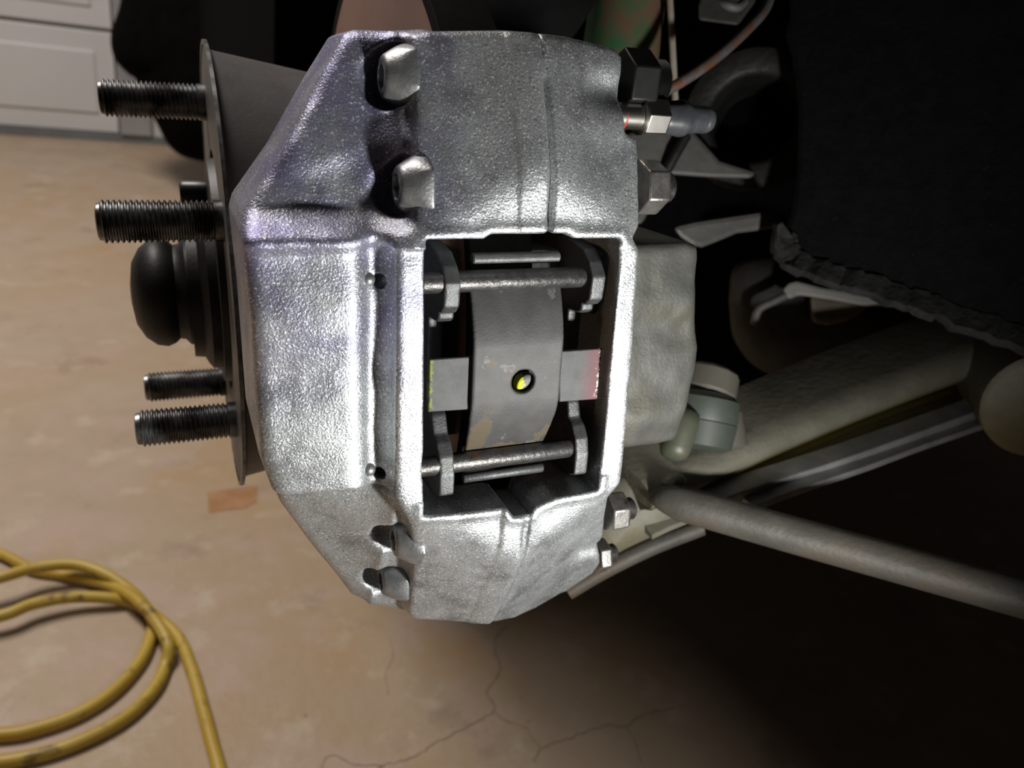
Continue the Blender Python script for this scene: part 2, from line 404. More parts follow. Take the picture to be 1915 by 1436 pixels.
DA = on_floor(0, 250); DB = on_floor(300, 270); DU = unit(DB - DA); DN = np.cross(DU, (0, 0, 1)); DN = DN if DN[1] > 0 else -DN   # DN away from lens
def on_door(px, py):
    d = B @ np.array(((px - 957.5), (718 - py), -F)) / 1000; o = CAMP / 1000
    t = (DA - o).dot(DN) / d.dot(DN); p = o + t * d
    return (p - DA).dot(DU), p[2]
def door_box(s0, s1, z0, z1, front, back):
    c = DA + DU * (s0 + s1) / 2 + DN * (front + back) / 2; c[2] = (z0 + z1) / 2
    return boxg(c, (s1 - s0, back - front, z1 - z0), [DU, DN, np.array((0, 0, 1.))])
sR, _ = on_door(216, 150); _, zj = on_door(100, 42)
door = empty('door_1', DA); door['kind'] = 'structure'; door['label'] = 'white sectional garage door with embossed panels'; door['category'] = 'garage door'
SW = 2.7
for i in range(4):
    z0 = .03 + i * (zj - .03); z1 = z0 + (zj - .03) - .012
    sec = mesh_obj('door_section', *door_box(sR - SW, sR, z0, z1, 0, .04), 'white_door', door, smooth=0, bevel=.004)
    for j in range(4):
        w = SW / 4; a = sR - (j + 1) * w + .06; b_ = sR - j * w - .06
        mesh_obj('embossed_panel', *door_box(a, b_, z0 + .065, z1 - .065, -.006, .02), 'white_door', sec, smooth=0, bevel=.005)
    mesh_obj('section_joint', *door_box(sR - SW, sR, z1, z1 + .012, .012, .03), 'gap', door, smooth=0)
mesh_obj('bottom_seal', *door_box(sR - SW, sR + .5, 0.0, .028, -.01, .05), 'seal', door, smooth=0)
t1 = mesh_obj('trim_1', *door_box(sR + .005, sR + .11, .028, 1.9, -.02, .08), 'grey_post', smooth=0, bevel=.004); tag(t1, 'grey door post at the edge of the white garage door', 'post', kind='structure')
wb = mesh_obj('wall_back', *door_box(sR + .11, sR + 3.2, .028, 2.5, 0, .1), 'white_door', smooth=0); tag(wb, 'white wall right of the garage door', 'wall', kind='structure')

def blob(pxs, d, thick, name, m):
    """closed outline given in pixels, rounded to a pillow of real depth"""
    pts = np.array([P(x, y, d) for x, y in catmull([np.array(p, float) for p in pxs] + [np.array(pxs[0], float)], 6)][:-1])
    c = pts.mean(0); ax = unit(c - CAMP / 1000); V = []; Fc = []; n = len(pts); R = 9
    for i in range(R + 1):
        w = -math.pi / 2 + math.pi * i / R; s = max(.02, math.cos(w) ** .7)
        for p in pts: V.append(c + (p - c) * s + ax * math.sin(w) * thick)
    for i in range(R):
        for k in range(n): Fc.append((i * n + k, i * n + (k + 1) % n, (i + 1) * n + (k + 1) % n, (i + 1) * n + k))
    Fc += [tuple(range(n - 1, -1, -1)), tuple(R * n + k for k in range(n))]
    return V, Fc
# ------------------------------------------------------------------ yellow extension cord
def fpath(pts, n=10):
    return catmull([on_floor(x, y, z) for x, y, z in pts], n)
R_ = 5.4
cordp = fpath([(-260, 960, R_), (-120, 985, R_), (0, 1035, R_), (60, 1064, R_), (125, 1076, R_), (200, 1092, R_ + 6), (250, 1118, R_ + 14), (290, 1160, R_ + 14), (314, 1205, R_ + 10), (309, 1245, R_), (285, 1292, R_), (225, 1348, R_), (120, 1398, R_), (0, 1425, R_), (-200, 1440, R_), (-420, 1380, R_), (-470, 1250, R_),
               (-330, 1150, R_ + 6), (-120, 1112, 22), (0, 1080, 28), (70, 1061, 26), (140, 1056, 24), (200, 1075, 20), (248, 1108, 12), (275, 1140, R_), (286, 1165, R_), (282, 1190, R_), (262, 1236, R_), (215, 1290, R_), (150, 1333, R_), (70, 1362, R_), (0, 1374, R_), (-180, 1380, R_), (-340, 1320, R_), (-330, 1230, R_ + 5),
               (-150, 1180, 16), (0, 1152, 18), (60, 1130, 18), (130, 1117, 16), (200, 1118, 12), (250, 1128, R_ + 1), (300, 1160, R_), (335, 1195, R_), (358, 1250, R_), (378, 1320, R_), (395, 1385, R_), (410, 1440, R_), (430, 1520, R_)], 10)
co = mesh_obj('extension_cord', *tube(cordp, .0060, 12), 'cord', smooth=80)
tag(co, 'scuffed yellow extension cord coiled loosely on the concrete', 'cord')

# ------------------------------------------------------------------ caliper frame
W = np.array((2.8, 2.9, -230.))
Zc = np.array((.3785, -.342, .86)); Zc = unit(Zc - Zc.dot(XA) * XA); Yc0 = np.cross(Zc, XA)
ROLL = math.radians(2.8)
Xc = XA * math.cos(ROLL) + Yc0 * math.sin(ROLL); Yc = np.cross(Zc, Xc)
C = np.array([Xc, Yc, Zc])
CW = B @ C.T                                   # caliper axes in world (columns)
def frame(org_local):
    o = (B @ (W + C.T @ np.array(org_local, float)) + CAMP) / 1000
    return Matrix([[*CW[i], o[i]] for i in range(3)] + [[0, 0, 0, 1]])
def cp(px, py, z=0.0):
    d = np.array([(px - 957.5), (718 - py), -F]); t = (z + W.dot(Zc)) / d.dot(Zc)
    return C @ (t * d - W)
RB = 150.0
def hc(y, x=0.0):                              # outer surface: flat towards the window, shanks folding back along slanted creases
    y0 = np.where(y > 0, 61.0, 66.0) - .62 * np.abs(np.clip(x, -34, 40) - 4)
    e = np.abs(y) - y0; w = 2.2
    fold = w * np.logaddexp(0, e / w)
    return -np.where(y > 0, .37, .47) * fold - .0004 * y ** 2
def cps(px, py, off=0.0, fn=None):                      # on the arched bridge surface (plus an offset)
    z = 0.0
    for _ in range(25):
        q = cp(px, py, z); z = .5 * z + .5 * (float(fn(q[1], q[0]) if fn else hc(q[1], q[0])) + off)
    return cp(px, py, z)
def l2w(q): return (B @ (W + C.T @ np.array(q, float)) + CAMP) / 1000

cal = empty('brake_caliper', mw=frame((0, 0, 0)))
tag(cal, 'silver cast aluminium brake caliper bolted over the disc', 'brake caliper')
AXL = (0, 0, -RB)

# --- castings
hres = .8
ax = grid((-88, -122, -62), (62, 104, 6), hres)
X2, Y2 = np.meshgrid(ax[0], ax[1], indexing='ij'); Z1 = ax[2][None, None, :]
HC = hc(Y2, X2)
fr_px = [(770, 66), (800, 58), (940, 56), (1060, 67), (1152, 90), (1166, 105), (1169, 175), (1164, 190), (1166, 246), (1190, 262), (1196, 290), (1198, 425), (1187, 446), (1198, 468), (1195, 520), (1162, 905), (1140, 930), (1124, 1055), (1112, 1072), (1060, 1108), (1000, 1140), (960, 1158), (915, 1167), (775, 1160), (764, 1150), (776, 1040), (768, 985), (738, 930), (740, 462), (774, 432), (778, 250)]
frame_p = [cps(*p) for p in fr_px]
win_p = [cps(*p) for p in ((795, 447), (905, 447), (918, 438), (1060, 437), (1072, 446), (1160, 446), (1118, 916), (1040, 931), (1000, 948), (992, 962), (958, 964), (948, 950), (792, 965))]
lf_px = [(646, 62), (668, 54), (790, 60), (830, 100), (820, 440), (820, 960), (800, 1050), (790, 1140), (715, 1122), (655, 1108), (588, 1028), (524, 942), (500, 893), (486, 855), (468, 600), (449, 432), (456, 402), (530, 285), (600, 145)]
def h_lo(y, x): return hc(y, x) - 12 - .36 * np.maximum(-38 - x, 0)
def h_up(y, x=0): return -10.0 - .33 * np.maximum(y - 38, 0) - .0004 * y ** 2
def left_off(py): return -10 if py < 430 else (-14 if py > 900 else -10)
left_p = [cps(x, y, 0, h_up) if y < 430 else (cps(x, y, -1, h_lo) if y > 900 else cps(x, y, left_off(y))) for x, y in lf_px]
dF = poly2(X2, Y2, frame_p); dWn = poly2(X2, Y2, win_p); dL = poly2(X2, Y2, left_p)
# bridge front surface
strip = sst(-3.6, -3.0, X2) * sst(5.2, 4.6, X2) * (sst(41, 43, Y2) + sst(-44, -46, Y2))
hF = HC + .7 * strip
hF -= 2.4 * np.exp(-((X2 - 5.4 - .02 * np.maximum(Y2, 0)) / .7) ** 2) * (Y2 > 41) * sst(88, 80, Y2)
hF -= .8 * np.exp(-((X2 + 3.6) / .5) ** 2) * (Y2 < -44) * sst(-66, -58, Y2)
hF -= .8 * np.exp(-((X2 - 4.6) / .5) ** 2) * (Y2 < -44) * sst(-66, -58, Y2)
# raised lip around the window, scooped flats either side of it
hF += .9 * np.exp(-((np.abs(dWn) - 1.2) / 1.8) ** 2) * (np.abs(Y2) > 38)
yb_, yd_ = cps(1135, 226)[1], cps(1130, 168)[1]
hF += 1.8 * np.exp(-((Y2 - yb_) / 6.5) ** 2) * sst(14, 32, X2) - 3.2 * np.exp(-(((Y2 - yd_) / 4.) ** 2)) * sst(14, 30, X2)
hF -= 3.2 * np.exp(-(((Y2 + 82) / 5.) ** 2)) * sst(26, 40, X2)
hF += .10 * vnoise(X2, Y2, 9, 1) + .05 * vnoise(X2, Y2, 3.5, 2)
# outer half: cylinder lobe with sloping webs above and below
up = sst(37, 47, Y2); lo = sst(-33.5, -38.5, Y2)
hLobe = -4.5 + .15 * np.minimum(X2 + 46, 0) + .35 * vnoise(X2, Y2, 16, 3) - 4.5 * np.exp(-((X2 + 42.5) / 4.2) ** 2) + 1.2 * np.exp(-((Y2 - 20) / 11) ** 2) - 1.0 * np.exp(-((Y2 - 2) / 6) ** 2)
hUp = h_up(Y2) - .06 * np.maximum(-36 - X2, 0) + .6 * vnoise(X2, Y2, 13, 4) + .18 * vnoise(X2, Y2, 5, 5)
hLo = h_lo(Y2, X2) + .5 * vnoise(X2, Y2, 11, 6)
hL = hLobe * (1 - up) * (1 - lo) + hUp * up + hLo * lo
hL += 3.4 * np.exp(-((Y2 - 40.5 - .05 * (X2 + 50)) / 3.4) ** 2) * sst(-30, -38, X2)
hL += 3.0 * np.exp(-(((Y2 - 62 - .25 * (X2 + 45)) / 4.5) ** 2)) * sst(-66, -50, X2) * .35
hL += .05 * vnoise(X2, Y2, 3, 7) + .09 * vnoise(X2, Y2, 6, 8)
def relief(h2, k=1.0):
    gx, gy = np.gradient(h2, hres); s = 1 / np.sqrt(1 + np.minimum(gx ** 2 + gy ** 2, 6)); return ((Z1 - h2[:, :, None]) * s[:, :, None]).astype(np.float32)
dF3 = dF[:, :, None].astype(np.float32); dW3 = dWn[:, :, None].astype(np.float32); dL3 = dL[:, :, None].astype(np.float32)
zb = np.where(np.abs(X2) < 15, HC - 19, -50.)
SF = smax(relief(hF), dF3, 2.2)
SF = np.maximum(SF, (zb[:, :, None] - Z1).astype(np.float32))
fil = 5.0 * np.exp(-np.maximum(-33.5 + .03 * (Y2 - 40) - X2, 0) / 3.0) * (np.abs(Y2) > 38); hL = hL + fil
SL = smax(relief(hL), dL3, 4.0)
SL = np.maximum(SL, (-57 - Z1).astype(np.float32))
# round the outer half where the disc turns
R3 = np.sqrt((Y2[:, :, None]) ** 2 + (Z1 + RB) ** 2).astype(np.float32)
# bolt seats
bolts = []
for (px, py, off, rad, tilt) in ((743, 145, -7.0, 9.6, 0), (771, 350, -5.5, 9.6, 0), (760, 1006, -6.8, 9.4, 0), (735, 1082, -8.0, 8.8, 0)):
    q = cps(px, py, off); bolts.append((q, rad))
    dx = np.clip(X2 - q[0], 0, 6)
    dd = np.sqrt((X2 - q[0] - dx)[:, :, None] ** 2 + (Y2 - q[1])[:, :, None] ** 2 + (Z1 - q[2]) ** 2).astype(np.float32) - (rad - .4)
    SL = smax(SL, -dd, 1.2)
    fz = float(h_up(q[1])) if q[1] > 0 else float(hc(q[1], q[0])) - 13
    dd = np.sqrt((X2 - q[0] + 4.5)[:, :, None] ** 2 + ((Y2 - q[1] + 1.0)[:, :, None] / 1.15) ** 2 + (Z1 - fz - 2.5) ** 2).astype(np.float32) - 6.0
    SL = smax(SL, -dd, 2.4)
S = smin(SF, SL, 3.0)
S = smax(S, -(dW3 + np.clip(.34 * Z1, -6, 0).astype(np.float32) * sst(40, 30, np.abs(Y2))[:, :, None].astype(np.float32)), 1.0)
del SF, SL
# the slot the disc runs in
S = np.maximum(S, -np.maximum(np.abs(X2)[:, :, None] - 14, R3 - 136).astype(np.float32))
S = np.maximum(S, (91.5 - R3))
# pin holes in the outer lobe
for px, py in ((711, 525), (711, 884)):
    q = cps(px, py, -8.5); dr = unit((.55, -.1, -1)); L_ = 8.0
    px_ = (X2 - q[0])[:, :, None]; py_ = (Y2 - q[1])[:, :, None]; pz_ = Z1 - q[2]
    t_ = np.clip(px_ * dr[0] + py_ * dr[1] + pz_ * dr[2], -5, L_)
    S = smax(S, -(np.sqrt((px_ - t_ * dr[0]) ** 2 + (py_ - t_ * dr[1]) ** 2 + (pz_ - t_ * dr[2]) ** 2) - 2.0).astype(np.float32), .4)
XS = 6.6
nets_obj('outer_half', np.maximum(S, (X2 - XS)[:, :, None].astype(np.float32)), ax, 'alu', cal)
nets_obj('inner_half', np.maximum(S, (XS + .05 - X2)[:, :, None].astype(np.float32)), ax, 'alu', cal)
del S, R3, dF3, dW3, dL3

# --- inboard cylinder housing
hs_px = [(1160, 458), (1290, 454), (1312, 462), (1313, 485), (1306, 525), (1304, 560), (1309, 610), (1311, 650), (1304, 695), (1288, 750), (1276, 785), (1272, 812), (1262, 826), (1230, 834), (1165, 842), (1120, 850), (1120, 470)]
hp = [cp(x, y, -20) for x, y in hs_px]
a2 = grid((20, -60, -62), (78, 60, -10), .9); Xh, Yh = np.meshgrid(a2[0], a2[1], indexing='ij'); Zh = a2[2][None, None, :]
dH = poly2(Xh, Yh, hp)
hh = -20 + .5 * vnoise(Xh, Yh, 14, 11) + .12 * vnoise(Xh, Yh, 5, 12) + 1.5 * np.exp(-((Yh + 28) / 7) ** 2) - 1.6 * np.exp(-((Yh - 3) / 8) ** 2) * sst(40, 55, Xh)
Sh = smax((Zh - hh[:, :, None]).astype(np.float32), dH[:, :, None].astype(np.float32), 3.5)
nets_obj('cylinder_housing', np.maximum(Sh, (-58 - Zh).astype(np.float32)), a2, 'alu_dull', cal)

def loc(name, g, m, parent, smooth=40, bevel=0):
    V, Fc = g
    return mesh_obj(name, np.array(V) * .001, Fc, m, parent, smooth, bevel, world=False)
# --- bolt heads: domed hexagons with a socket, facing outboard
for i, (q, rad) in enumerate(bolts):
    r = rad
    a3 = grid((-7, -r - 2, -r - 2), (10, r + 2, r + 2), .42); xx = a3[0][:, None, None]; yy = a3[1][None, :, None]; zz = a3[2][None, None, :]
    w0 = (.2, .45, .1, .6)[i]
    hexd = np.full((1, len(a3[1]), len(a3[2])), -1e9)
    for k in range(6):
        w = w0 + k * math.pi / 3; hexd = np.maximum(hexd, yy * math.cos(w) + zz * math.sin(w) - r * .9)
    rr = np.sqrt(yy ** 2 + zz ** 2)
    s_ = smax(hexd, rr * .85 - xx * .53 - r * .72, 1.6)          # bevelled towards the outboard end
    s_ = smax(s_, -4.6 - xx, 1.0)
    sk = np.full(hexd.shape, -1e9)
    for k in range(6):
        w = w0 + .5 + k * math.pi / 3; sk = np.maximum(sk, yy * math.cos(w) + zz * math.sin(w) - 3.2)
    s_ = np.maximum(s_, -np.maximum(sk, xx - .5)); s_ = smax(s_, xx - 4.0, .8)
    s_ = s_ + .0 * xx
    o = nets_obj('bolt_head', s_.astype(np.float32), a3, 'alu_bolt', cal); o.location = q * .001
# --- nuts on the inboard side
def hexnut(q, r, L_, m, w0=.3, stud=5, rs=None):
    rs = rs or r * .55
    n = loc('nut', lathe([(0, r), (L_ - 1, r), (L_, r * .86)], q, (1, 0, 0), 6, ang=w0), m, cal, 30, .0005)
    pr = []
    t = L_ - .5
    while t < L_ + stud: pr += [(t, rs), (t + .6, rs * .88)]; t += 1.2
    loc('bolt_end', lathe(pr + [(t, rs * .6)], q, (1, 0, 0), 20), 'pin' if m == 'nut' else m, n, 30)
    return n
q = cps(1192, 350, -7); hexnut(q + (0, 0, 0), 8.4, 8, 'nut', .35, 4)
q = cps(1132, 958, -6); hexnut(q, 7.6, 7.5, 'nut', .5, 4)
q = cps(1112, 1040, -7); hexnut(q, 7.0, 5.5, 'nut', .2, 4)
q = cps(1160, 150, -8); hexnut(q, 9.6, 10, 'nut_black', .6, 5, 7)
# --- bleed nipple with rubber cap
q = cps(1162, 216, -8)
nip = loc('bleed_nipple', lathe([(-3, 4.0), (6.3, 4.0), (6.3, 5.6), (7.0, 5.6)], q, (1, 0, 0), 28), 'zinc', cal)
loc('hexagon', lathe([(6.6, 5.2), (7.2, 5.9), (14.6, 5.9), (15.2, 5.2)], q, (1, 0, 0), 6, ang=-.12), 'zinc', nip, 30, .0003)
loc('rubber_cap', lathe([(14.8, 4.0), (14.9, 4.9), (16, 5.1), (19, 5.3), (21.2, 5.7), (22.6, 5.5), (24, 4.6), (25.5, 4.35), (29.5, 4.3), (29.8, 4.15), (30.1, 4.3), (31.6, 4.2), (32.8, 3.6), (33.3, 2.4), (33.4, .5)], q, (1, 0, 0), 32), 'rubber', nip, 60)
loc('red_seal', lathe([(-.2, 3.9), (.1, 4.07), (.4, 3.9)], q + (0, -.2, 0), (1, 0, 0), 24), 'red', nip)

# --- retaining pins with their ends in the outer lobe
pin_z = -9.0
PINS = []
for (y0, nm) in ((cp(975, 522, pin_z)[1], 0), (cp(965, 850, pin_z)[1], 1)):
    PINS.append(y0); xe = cp((1090, 1066)[nm], (522, 838)[nm], pin_z)[0]
    p = loc('retaining_pin', lathe([(-36, 2.4), (-29, 2.4), (-28.5, 3.15), (xe - 1, 3.15), (xe, 2.6), (xe + .1, 1.2)], (0, y0, pin_z), (1, 0, 0), 28), 'pin', cal)
for px, py in ((690, 524), (692, 880)):
    q = cps(px, py, -7.4)
    loc('pin_end', lathe([(-2.2, 2.2), (-.4, 2.0), (.6, 1.4), (1.0, .3)], q, (.2, 0, 1), 20, ref=(1, 0, 0)), 'alu_bolt', cal, 60)

# --- spreader spring: bowed strip, cross bar, curled ends
yT, yB = PINS[0] - 1.0, PINS[1] + 1.0
xL = cp(890, 640, -4.4)[0]; xR = cp(1053, 640, -4.4)[0]
a4 = grid((xL - 3, yB - 6, -22), (xR + 3, yT + 6, 1), .45); X4, Y4 = np.meshgrid(a4[0], a4[1], indexing='ij'); Z4 = a4[2][None, None, :]
ym = (yT + yB) / 2 + 1.5
def hsp(y):
    t = (y - ym) / ((yT - yB) / 2)
    return -4.4 - 6.5 * np.maximum(np.abs(t) - .30, 0) ** 1.5 / .7 ** 1.5 * 1.0
h4 = hsp(Y4); gx, gy = np.gradient(h4, .45); sl = 1 / np.sqrt(1 + gy ** 2)
body = np.abs((Z4 - h4[:, :, None]) * sl[:, :, None]) - .75
taper = np.maximum(0, ym - Y4 - 14) * .11
side = np.maximum(np.maximum(xL + 0.0 + .5 * taper - .8 - X4 - .9 * sst(10, 0, np.abs(Y4 - ym)) * 0, X4 - xR + taper), np.maximum(yB + 1.0 - Y4, Y4 - yT + 1.0))
hq = cp(977, 712, -4.4)
hole = np.sqrt((X4 - hq[0]) ** 2 + (Y4 - hq[1]) ** 2) - 3.75
S4 = np.maximum(smax(body, side[:, :, None], .5), -hole[:, :, None])
spr = nets_obj('spreader_spring', S4.astype(np.float32), a4, 'spring', cal)
for quad in (((803, 672), (897, 666), (893, 765), (801, 771)), ((1046, 657), (1133, 651), (1126, 746), (1046, 752))):
    bl = [cp(x, y, -5.8) for x, y in quad]
    V_ = [(p[0], p[1], -5.7) for p in bl] + [(p[0], p[1], -7.2) for p in bl]
    Fb = [(0, 1, 2, 3), (7, 6, 5, 4)] + [(k, k + 4, (k + 1) % 4 + 4, (k + 1) % 4) for k in range(4)]
    loc('cross_bar', (V_, Fb), 'bar', spr, 30, .0004)
for yy_, zz_, r_, xa, xb in ((cp(965, 482, -12)[1], -12, 1.75, cp(882, 482, -12)[0], cp(1045, 482, -12)[0]), (cp(940, 884, -13)[1], -13, 1.6, cp(866, 888, -13)[0], cp(1014, 878, -13)[0])):
    loc('curled_end', lathe([(0, r_ * .8), (.4, r_), (xb - xa - .4, r_), (xb - xa, r_ * .8)], (xa, yy_, zz_), (1, 0, 0), 20), 'plate', spr)
rq = (hq[0] + 2.4, hq[1] - 2.2, -8.9)
rv = loc('rivet', lathe([(0, 3.5), (2.9, 3.5), (3.3, 3.1), (3.5, 1.8), (3.55, .2)], (0, 0, 0), (0, 0, 1), 28, ref=(1, 0, 0)), 'rivet', spr, 60); rv.location = Vector(rq) * .001

# ------------------------------------------------------------------ brake pads
pads = []
for side, x0, lab in ((-1, cp(832, 520, -5)[0], 'outboard brake pad beside the studs side of the caliper window'), (1, cp(1108, 520, -6)[0], 'inboard brake pad beside the right rim of the caliper window')):
    p = empty('brake_pad', mw=frame((x0, 0, -30)))
    tag(p, lab, 'brake pad', 'brake pads in the caliper window')
    th = 5.0
    yt, yb = PINS
    z1 = -5.0 if side < 0 else -6.0
    # outline of the steel plate in (y, z): an ear around each pin, a dip between
    up_ = [(yt + 9.5, -38), (yt + 9.2, -24), (yt + 8, -14), (yt + 4.5, z1 - 3), (yt + .5, z1), (yt - 6.5, z1 - .6), (yt - 9.0, z1 - 3.2), (yt - 9.2, z1 - 5.4), (yt - 11.2, z1 - 5.2), (yt - 12.6, z1 - 7), (yt - 13.4, -20)]
    dn_ = [(yb - 11.5, -38), (yb - 11.6, -24), (yb - 10.6, z1 - 3.5), (yb - 9, z1 - .2), (yb - 2, z1), (yb + 3.5, z1 - 1.5), (yb + 7, z1 - 4.5), (yb + 8.6, z1 - 7.5), (yb + 14, -15), (yb + 17, -20)]
    out = up_ + dn_[::-1]
    a5 = grid((-1.5, -60, -64), (6.5, 52, 0), .6); Y5, Z5 = np.meshgrid(a5[1], a5[2], indexing='ij'); x5 = a5[0][:, None, None]
    dP = poly2(Y5, Z5, out + [(yb - 11.5, -60), (yt + 9.5, -60)])[None]
    # move to the root's frame (origin 30 mm deep)
    S5 = smax(dP, np.abs(x5 - th / 2) - th / 2, .7).astype(np.float32)
    o = nets_obj('backing_plate', S5, a5, 'plate', p); o.location = (0, 0, .030)
    xi = th if side < 0 else -11.0
    loc('friction_lining', (lambda g: g)(boxg((xi + (5.5 if side < 0 else 5.5), 0, -14), (10.5, 62, 30))), 'lining', p, 0, .0005)

# ------------------------------------------------------------------ brake disc with its drum hat
dsc = empty('brake_disc', mw=frame(AXL))
tag(dsc, 'brown coated brake disc with a dark drum hat behind the caliper', 'brake disc')
loc('friction_ring', lathe([(-10, 86), (-10, 132.6), (-9.6, 133), (9.6, 133), (10, 132.6), (10, 86), (-10, 86)], (0, 0, 0), (1, 0, 0), 160), 'disc', dsc, 30)
loc('disc_rim', lathe([(-10.3, 129), (-10.3, 133.2), (-9.9, 133.6), (9.9, 133.6), (10.3, 133.2), (10.3, 129), (-10.3, 129)], (0, 0, 0), (1, 0, 0), 160), 'disc_edge', dsc, 30)
FACE = cp(405, 500, -RB)[0] + 1.5
loc('drum_hat', lathe([(10, 70), (10, 85.5), (-11, 85.5), (-12, 78), (-14, 78), (FACE + 3, 87.2), (FACE + 1.6, 87.8), (FACE + 1.0, 90.2), (FACE, 90.4), (FACE, 50), (FACE + 5, 50), (FACE + 5, 80), (-14, 70), (10, 70)], (0, 0, 0), (1, 0, 0), 160), 'hat', dsc, 30)
loc('worn_lip', lathe([(FACE - .4, 89.2), (FACE - .4, 91.0), (FACE + .9, 91.0), (FACE + .9, 89.2), (FACE - .4, 89.2)], (0, 0, 0), (1, 0, 0), 160), 'edge_steel', dsc, 30)

# ------------------------------------------------------------------ hub with studs
hub = empty('wheel_hub', mw=frame(AXL))
tag(hub, 'black wheel hub with threaded wheel studs pointing left', 'wheel hub')
loc('flange', lathe([(FACE - 2.5, 20), (FACE - 2.5, 46), (FACE + 5.4, 48), (FACE + 5.4, 77), (FACE + 14, 76), (FACE + 14, 20)], (0, 0, 0), (1, 0, 0), 96), 'black_hub', hub)
HY, HZ = -2.6, -12.4
def stud(r, th, L_, rad=7.3, pitch=1.75):
    y = HY + r * math.cos(th); z = HZ + r * math.sin(th)
    pr = [(-10, rad), (FACE * 0 + 2, rad)]
    t = 2.0
    while t < L_ - 2: pr += [(t + .35 * pitch, rad * 1.0), (t + .5 * pitch, rad * 1.0), (t + .85 * pitch, rad * .87), (t + pitch, rad * .87)]; t += pitch
    pr += [(L_ - .4, rad * .84), (L_, rad * .7), (L_ + .1, rad * .2)]
    return loc('wheel_stud', lathe(pr, (FACE, y, z), (-1, 0, 0), 28), 'stud', hub, 25)
TH0 = -.159
for k in range(5): stud(70.8, TH0 + k * math.radians(72), (40, 40, 37, 37, 37)[k])
loc('hub_boss', lathe([(0, 33), (5, 33), (6.5, 31), (8, 28), (12, 27.5)], (FACE - 1, -8, 0), (-1, 0, 0), 48), 'black_hub', hub)
loc('axle_nut', lathe([(9, 24), (11, 22.4), (14, 22.4), (16, 20), (18, 19.6), (20, 21.4), (23, 22.6), (27, 21.8), (31, 18.5), (34, 13), (35.2, 5)], (FACE, -8, 0), (-1, 0, 0), 28, ang=.2), 'black_hub', hub, 50)
loc('locating_screw', lathe([(0, 6), (10, 6), (11.2, 5)], (FACE - 2, 29, -25), (-1, 0, 0), 24), 'steel_dark', hub)

# dust shield behind the disc
a6 = None
sh_out = [(826, -60), (834, 54), (900, 80), (1050, 90), (1078, 62), (1118, 0), (1150, -60)]
dsh = empty('dust_shield', P(950, 60, 420)); tag(dsh, 'black slotted dust shield above the caliper', 'dust shield')
slot = [(868, -60), (868, 6), (876, 26), (890, 32), (896, 24), (898, -60)]
mesh_obj('shield_plate', *slab([P(x, y, 345 + (x - 830) * .12) for x, y in [(826, -60), (834, 54), (862, 70), (868, 6), (868, -60)]], .004), 'shield', dsh, 0)
mesh_obj('shield_plate', *slab([P(x, y, 345 + (x - 830) * .12) for x, y in [(868, 6), (862, 70), (900, 84), (1050, 92), (1078, 62), (1118, 0), (1150, -60), (898, -60), (896, 22), (888, 31), (877, 27)]], .004), 'shield', dsh, 0)
mesh_obj('shield_edge', *tube([P(826, -60, 343), P(834, 56, 343)], .0009, 8), 'edge_steel', dsh)

# ------------------------------------------------------------------ suspension
# green shock absorber
sa = empty('shock_absorber', P(1170, 150, 395)); tag(sa, 'green painted shock absorber tube with rusty brown patches', 'shock absorber')
a_, b_ = P(1152, 160, 390), P(1204, -220, 420)
mesh_obj('shock_tube', *lathe([(0, .0195), (float(np.linalg.norm(b_ - a_)), .0195)], a_, b_ - a_, 40), 'green', sa)
mesh_obj('lower_eye', *lathe([(-.02, .010), (0, .0165), (.004, .0170)], a_, b_ - a_, 40), 'green', sa)
# brake line and thin cable
lp = catmull([P(1205, 196, 350), P(1250, 168, 350), P(1300, 137, 352), P(1352, 98, 356), P(1398, 55, 362), P(1432, 15, 370), P(1450, -40, 380)], 8)
tag(mesh_obj('brake_line', *tube(lp, .0024, 14), 'line', smooth=80), 'thin grey brake line with coppery worn patches above the bleed nipple', 'brake line')
cpth = catmull([P(1250, -60, 380), P(1254, 20, 380), P(1258, 90, 380), P(1263, 190, 380)], 6)
tag(mesh_obj('sensor_cable', *tube(cpth, .0016, 12), 'cable', smooth=80), 'thin pale vertical cable right of the green shock tube', 'cable')
# bracket clip, upper right
brk = empty('bracket', P(1350, 40, 400)); tag(brk, 'small light grey metal bracket at the top behind the brake line', 'bracket')
mesh_obj('bracket_plate', *slab([P(x, y, 400) for x, y in ((1305, 12), (1318, -30), (1420, -30), (1412, 5), (1380, 48), (1306, 38))], .006), 'cast', brk, 0, .0015)
mesh_obj('bracket_hook', *tube(catmull([P(1345, -8, 392), P(1358, 8, 388), P(1378, 14, 388), P(1392, 4, 392)], 6), .0022, 10), 'cast_light', brk)

# black underseal coated inner fender with overhanging body of the car
car = empty('car_body', P(1700, 300, 420)); tag(car, 'black undersealed inner fender of the raised car', 'car body')
fo = [(1470, -80), (1476, 30), (1466, 62), (1478, 100), (1490, 200), (1488, 330), (1476, 400), (1464, 440), (1470, 470), (1492, 492), (1540, 512), (1600, 530), (1680, 556), (1760, 585), (1850, 618), (1990, 668), (1990, -80)]
fd = lambda x: 400 - (x - 1470) * .10
mesh_obj('inner_fender', *slab([P(x, y, fd(x)) for x, y in fo], .03), 'black_paint', car, 0, .003)
lipx = [(1464, 430), (1466, 462), (1484, 490), (1530, 508), (1600, 530), (1680, 556), (1760, 585), (1850, 618), (1990, 668)]
lpth = catmull([P(x, y, fd(x) - 2) for x, y in lipx], 6)
rr = np.random.default_rng(3)
lpth = [p + rr.normal(size=3) * .0005 for p in lpth]
mesh_obj('fender_flange', *sweep(lpth, [(.0035, -.0050), (.0045, -.0035), (.0030, .0045), (.0005, .0070), (-.004, .0070), (-.004, -.0050)], scales=[.85 + .3 * rr.random() for _ in lpth]), 'under_lip', car, 60)
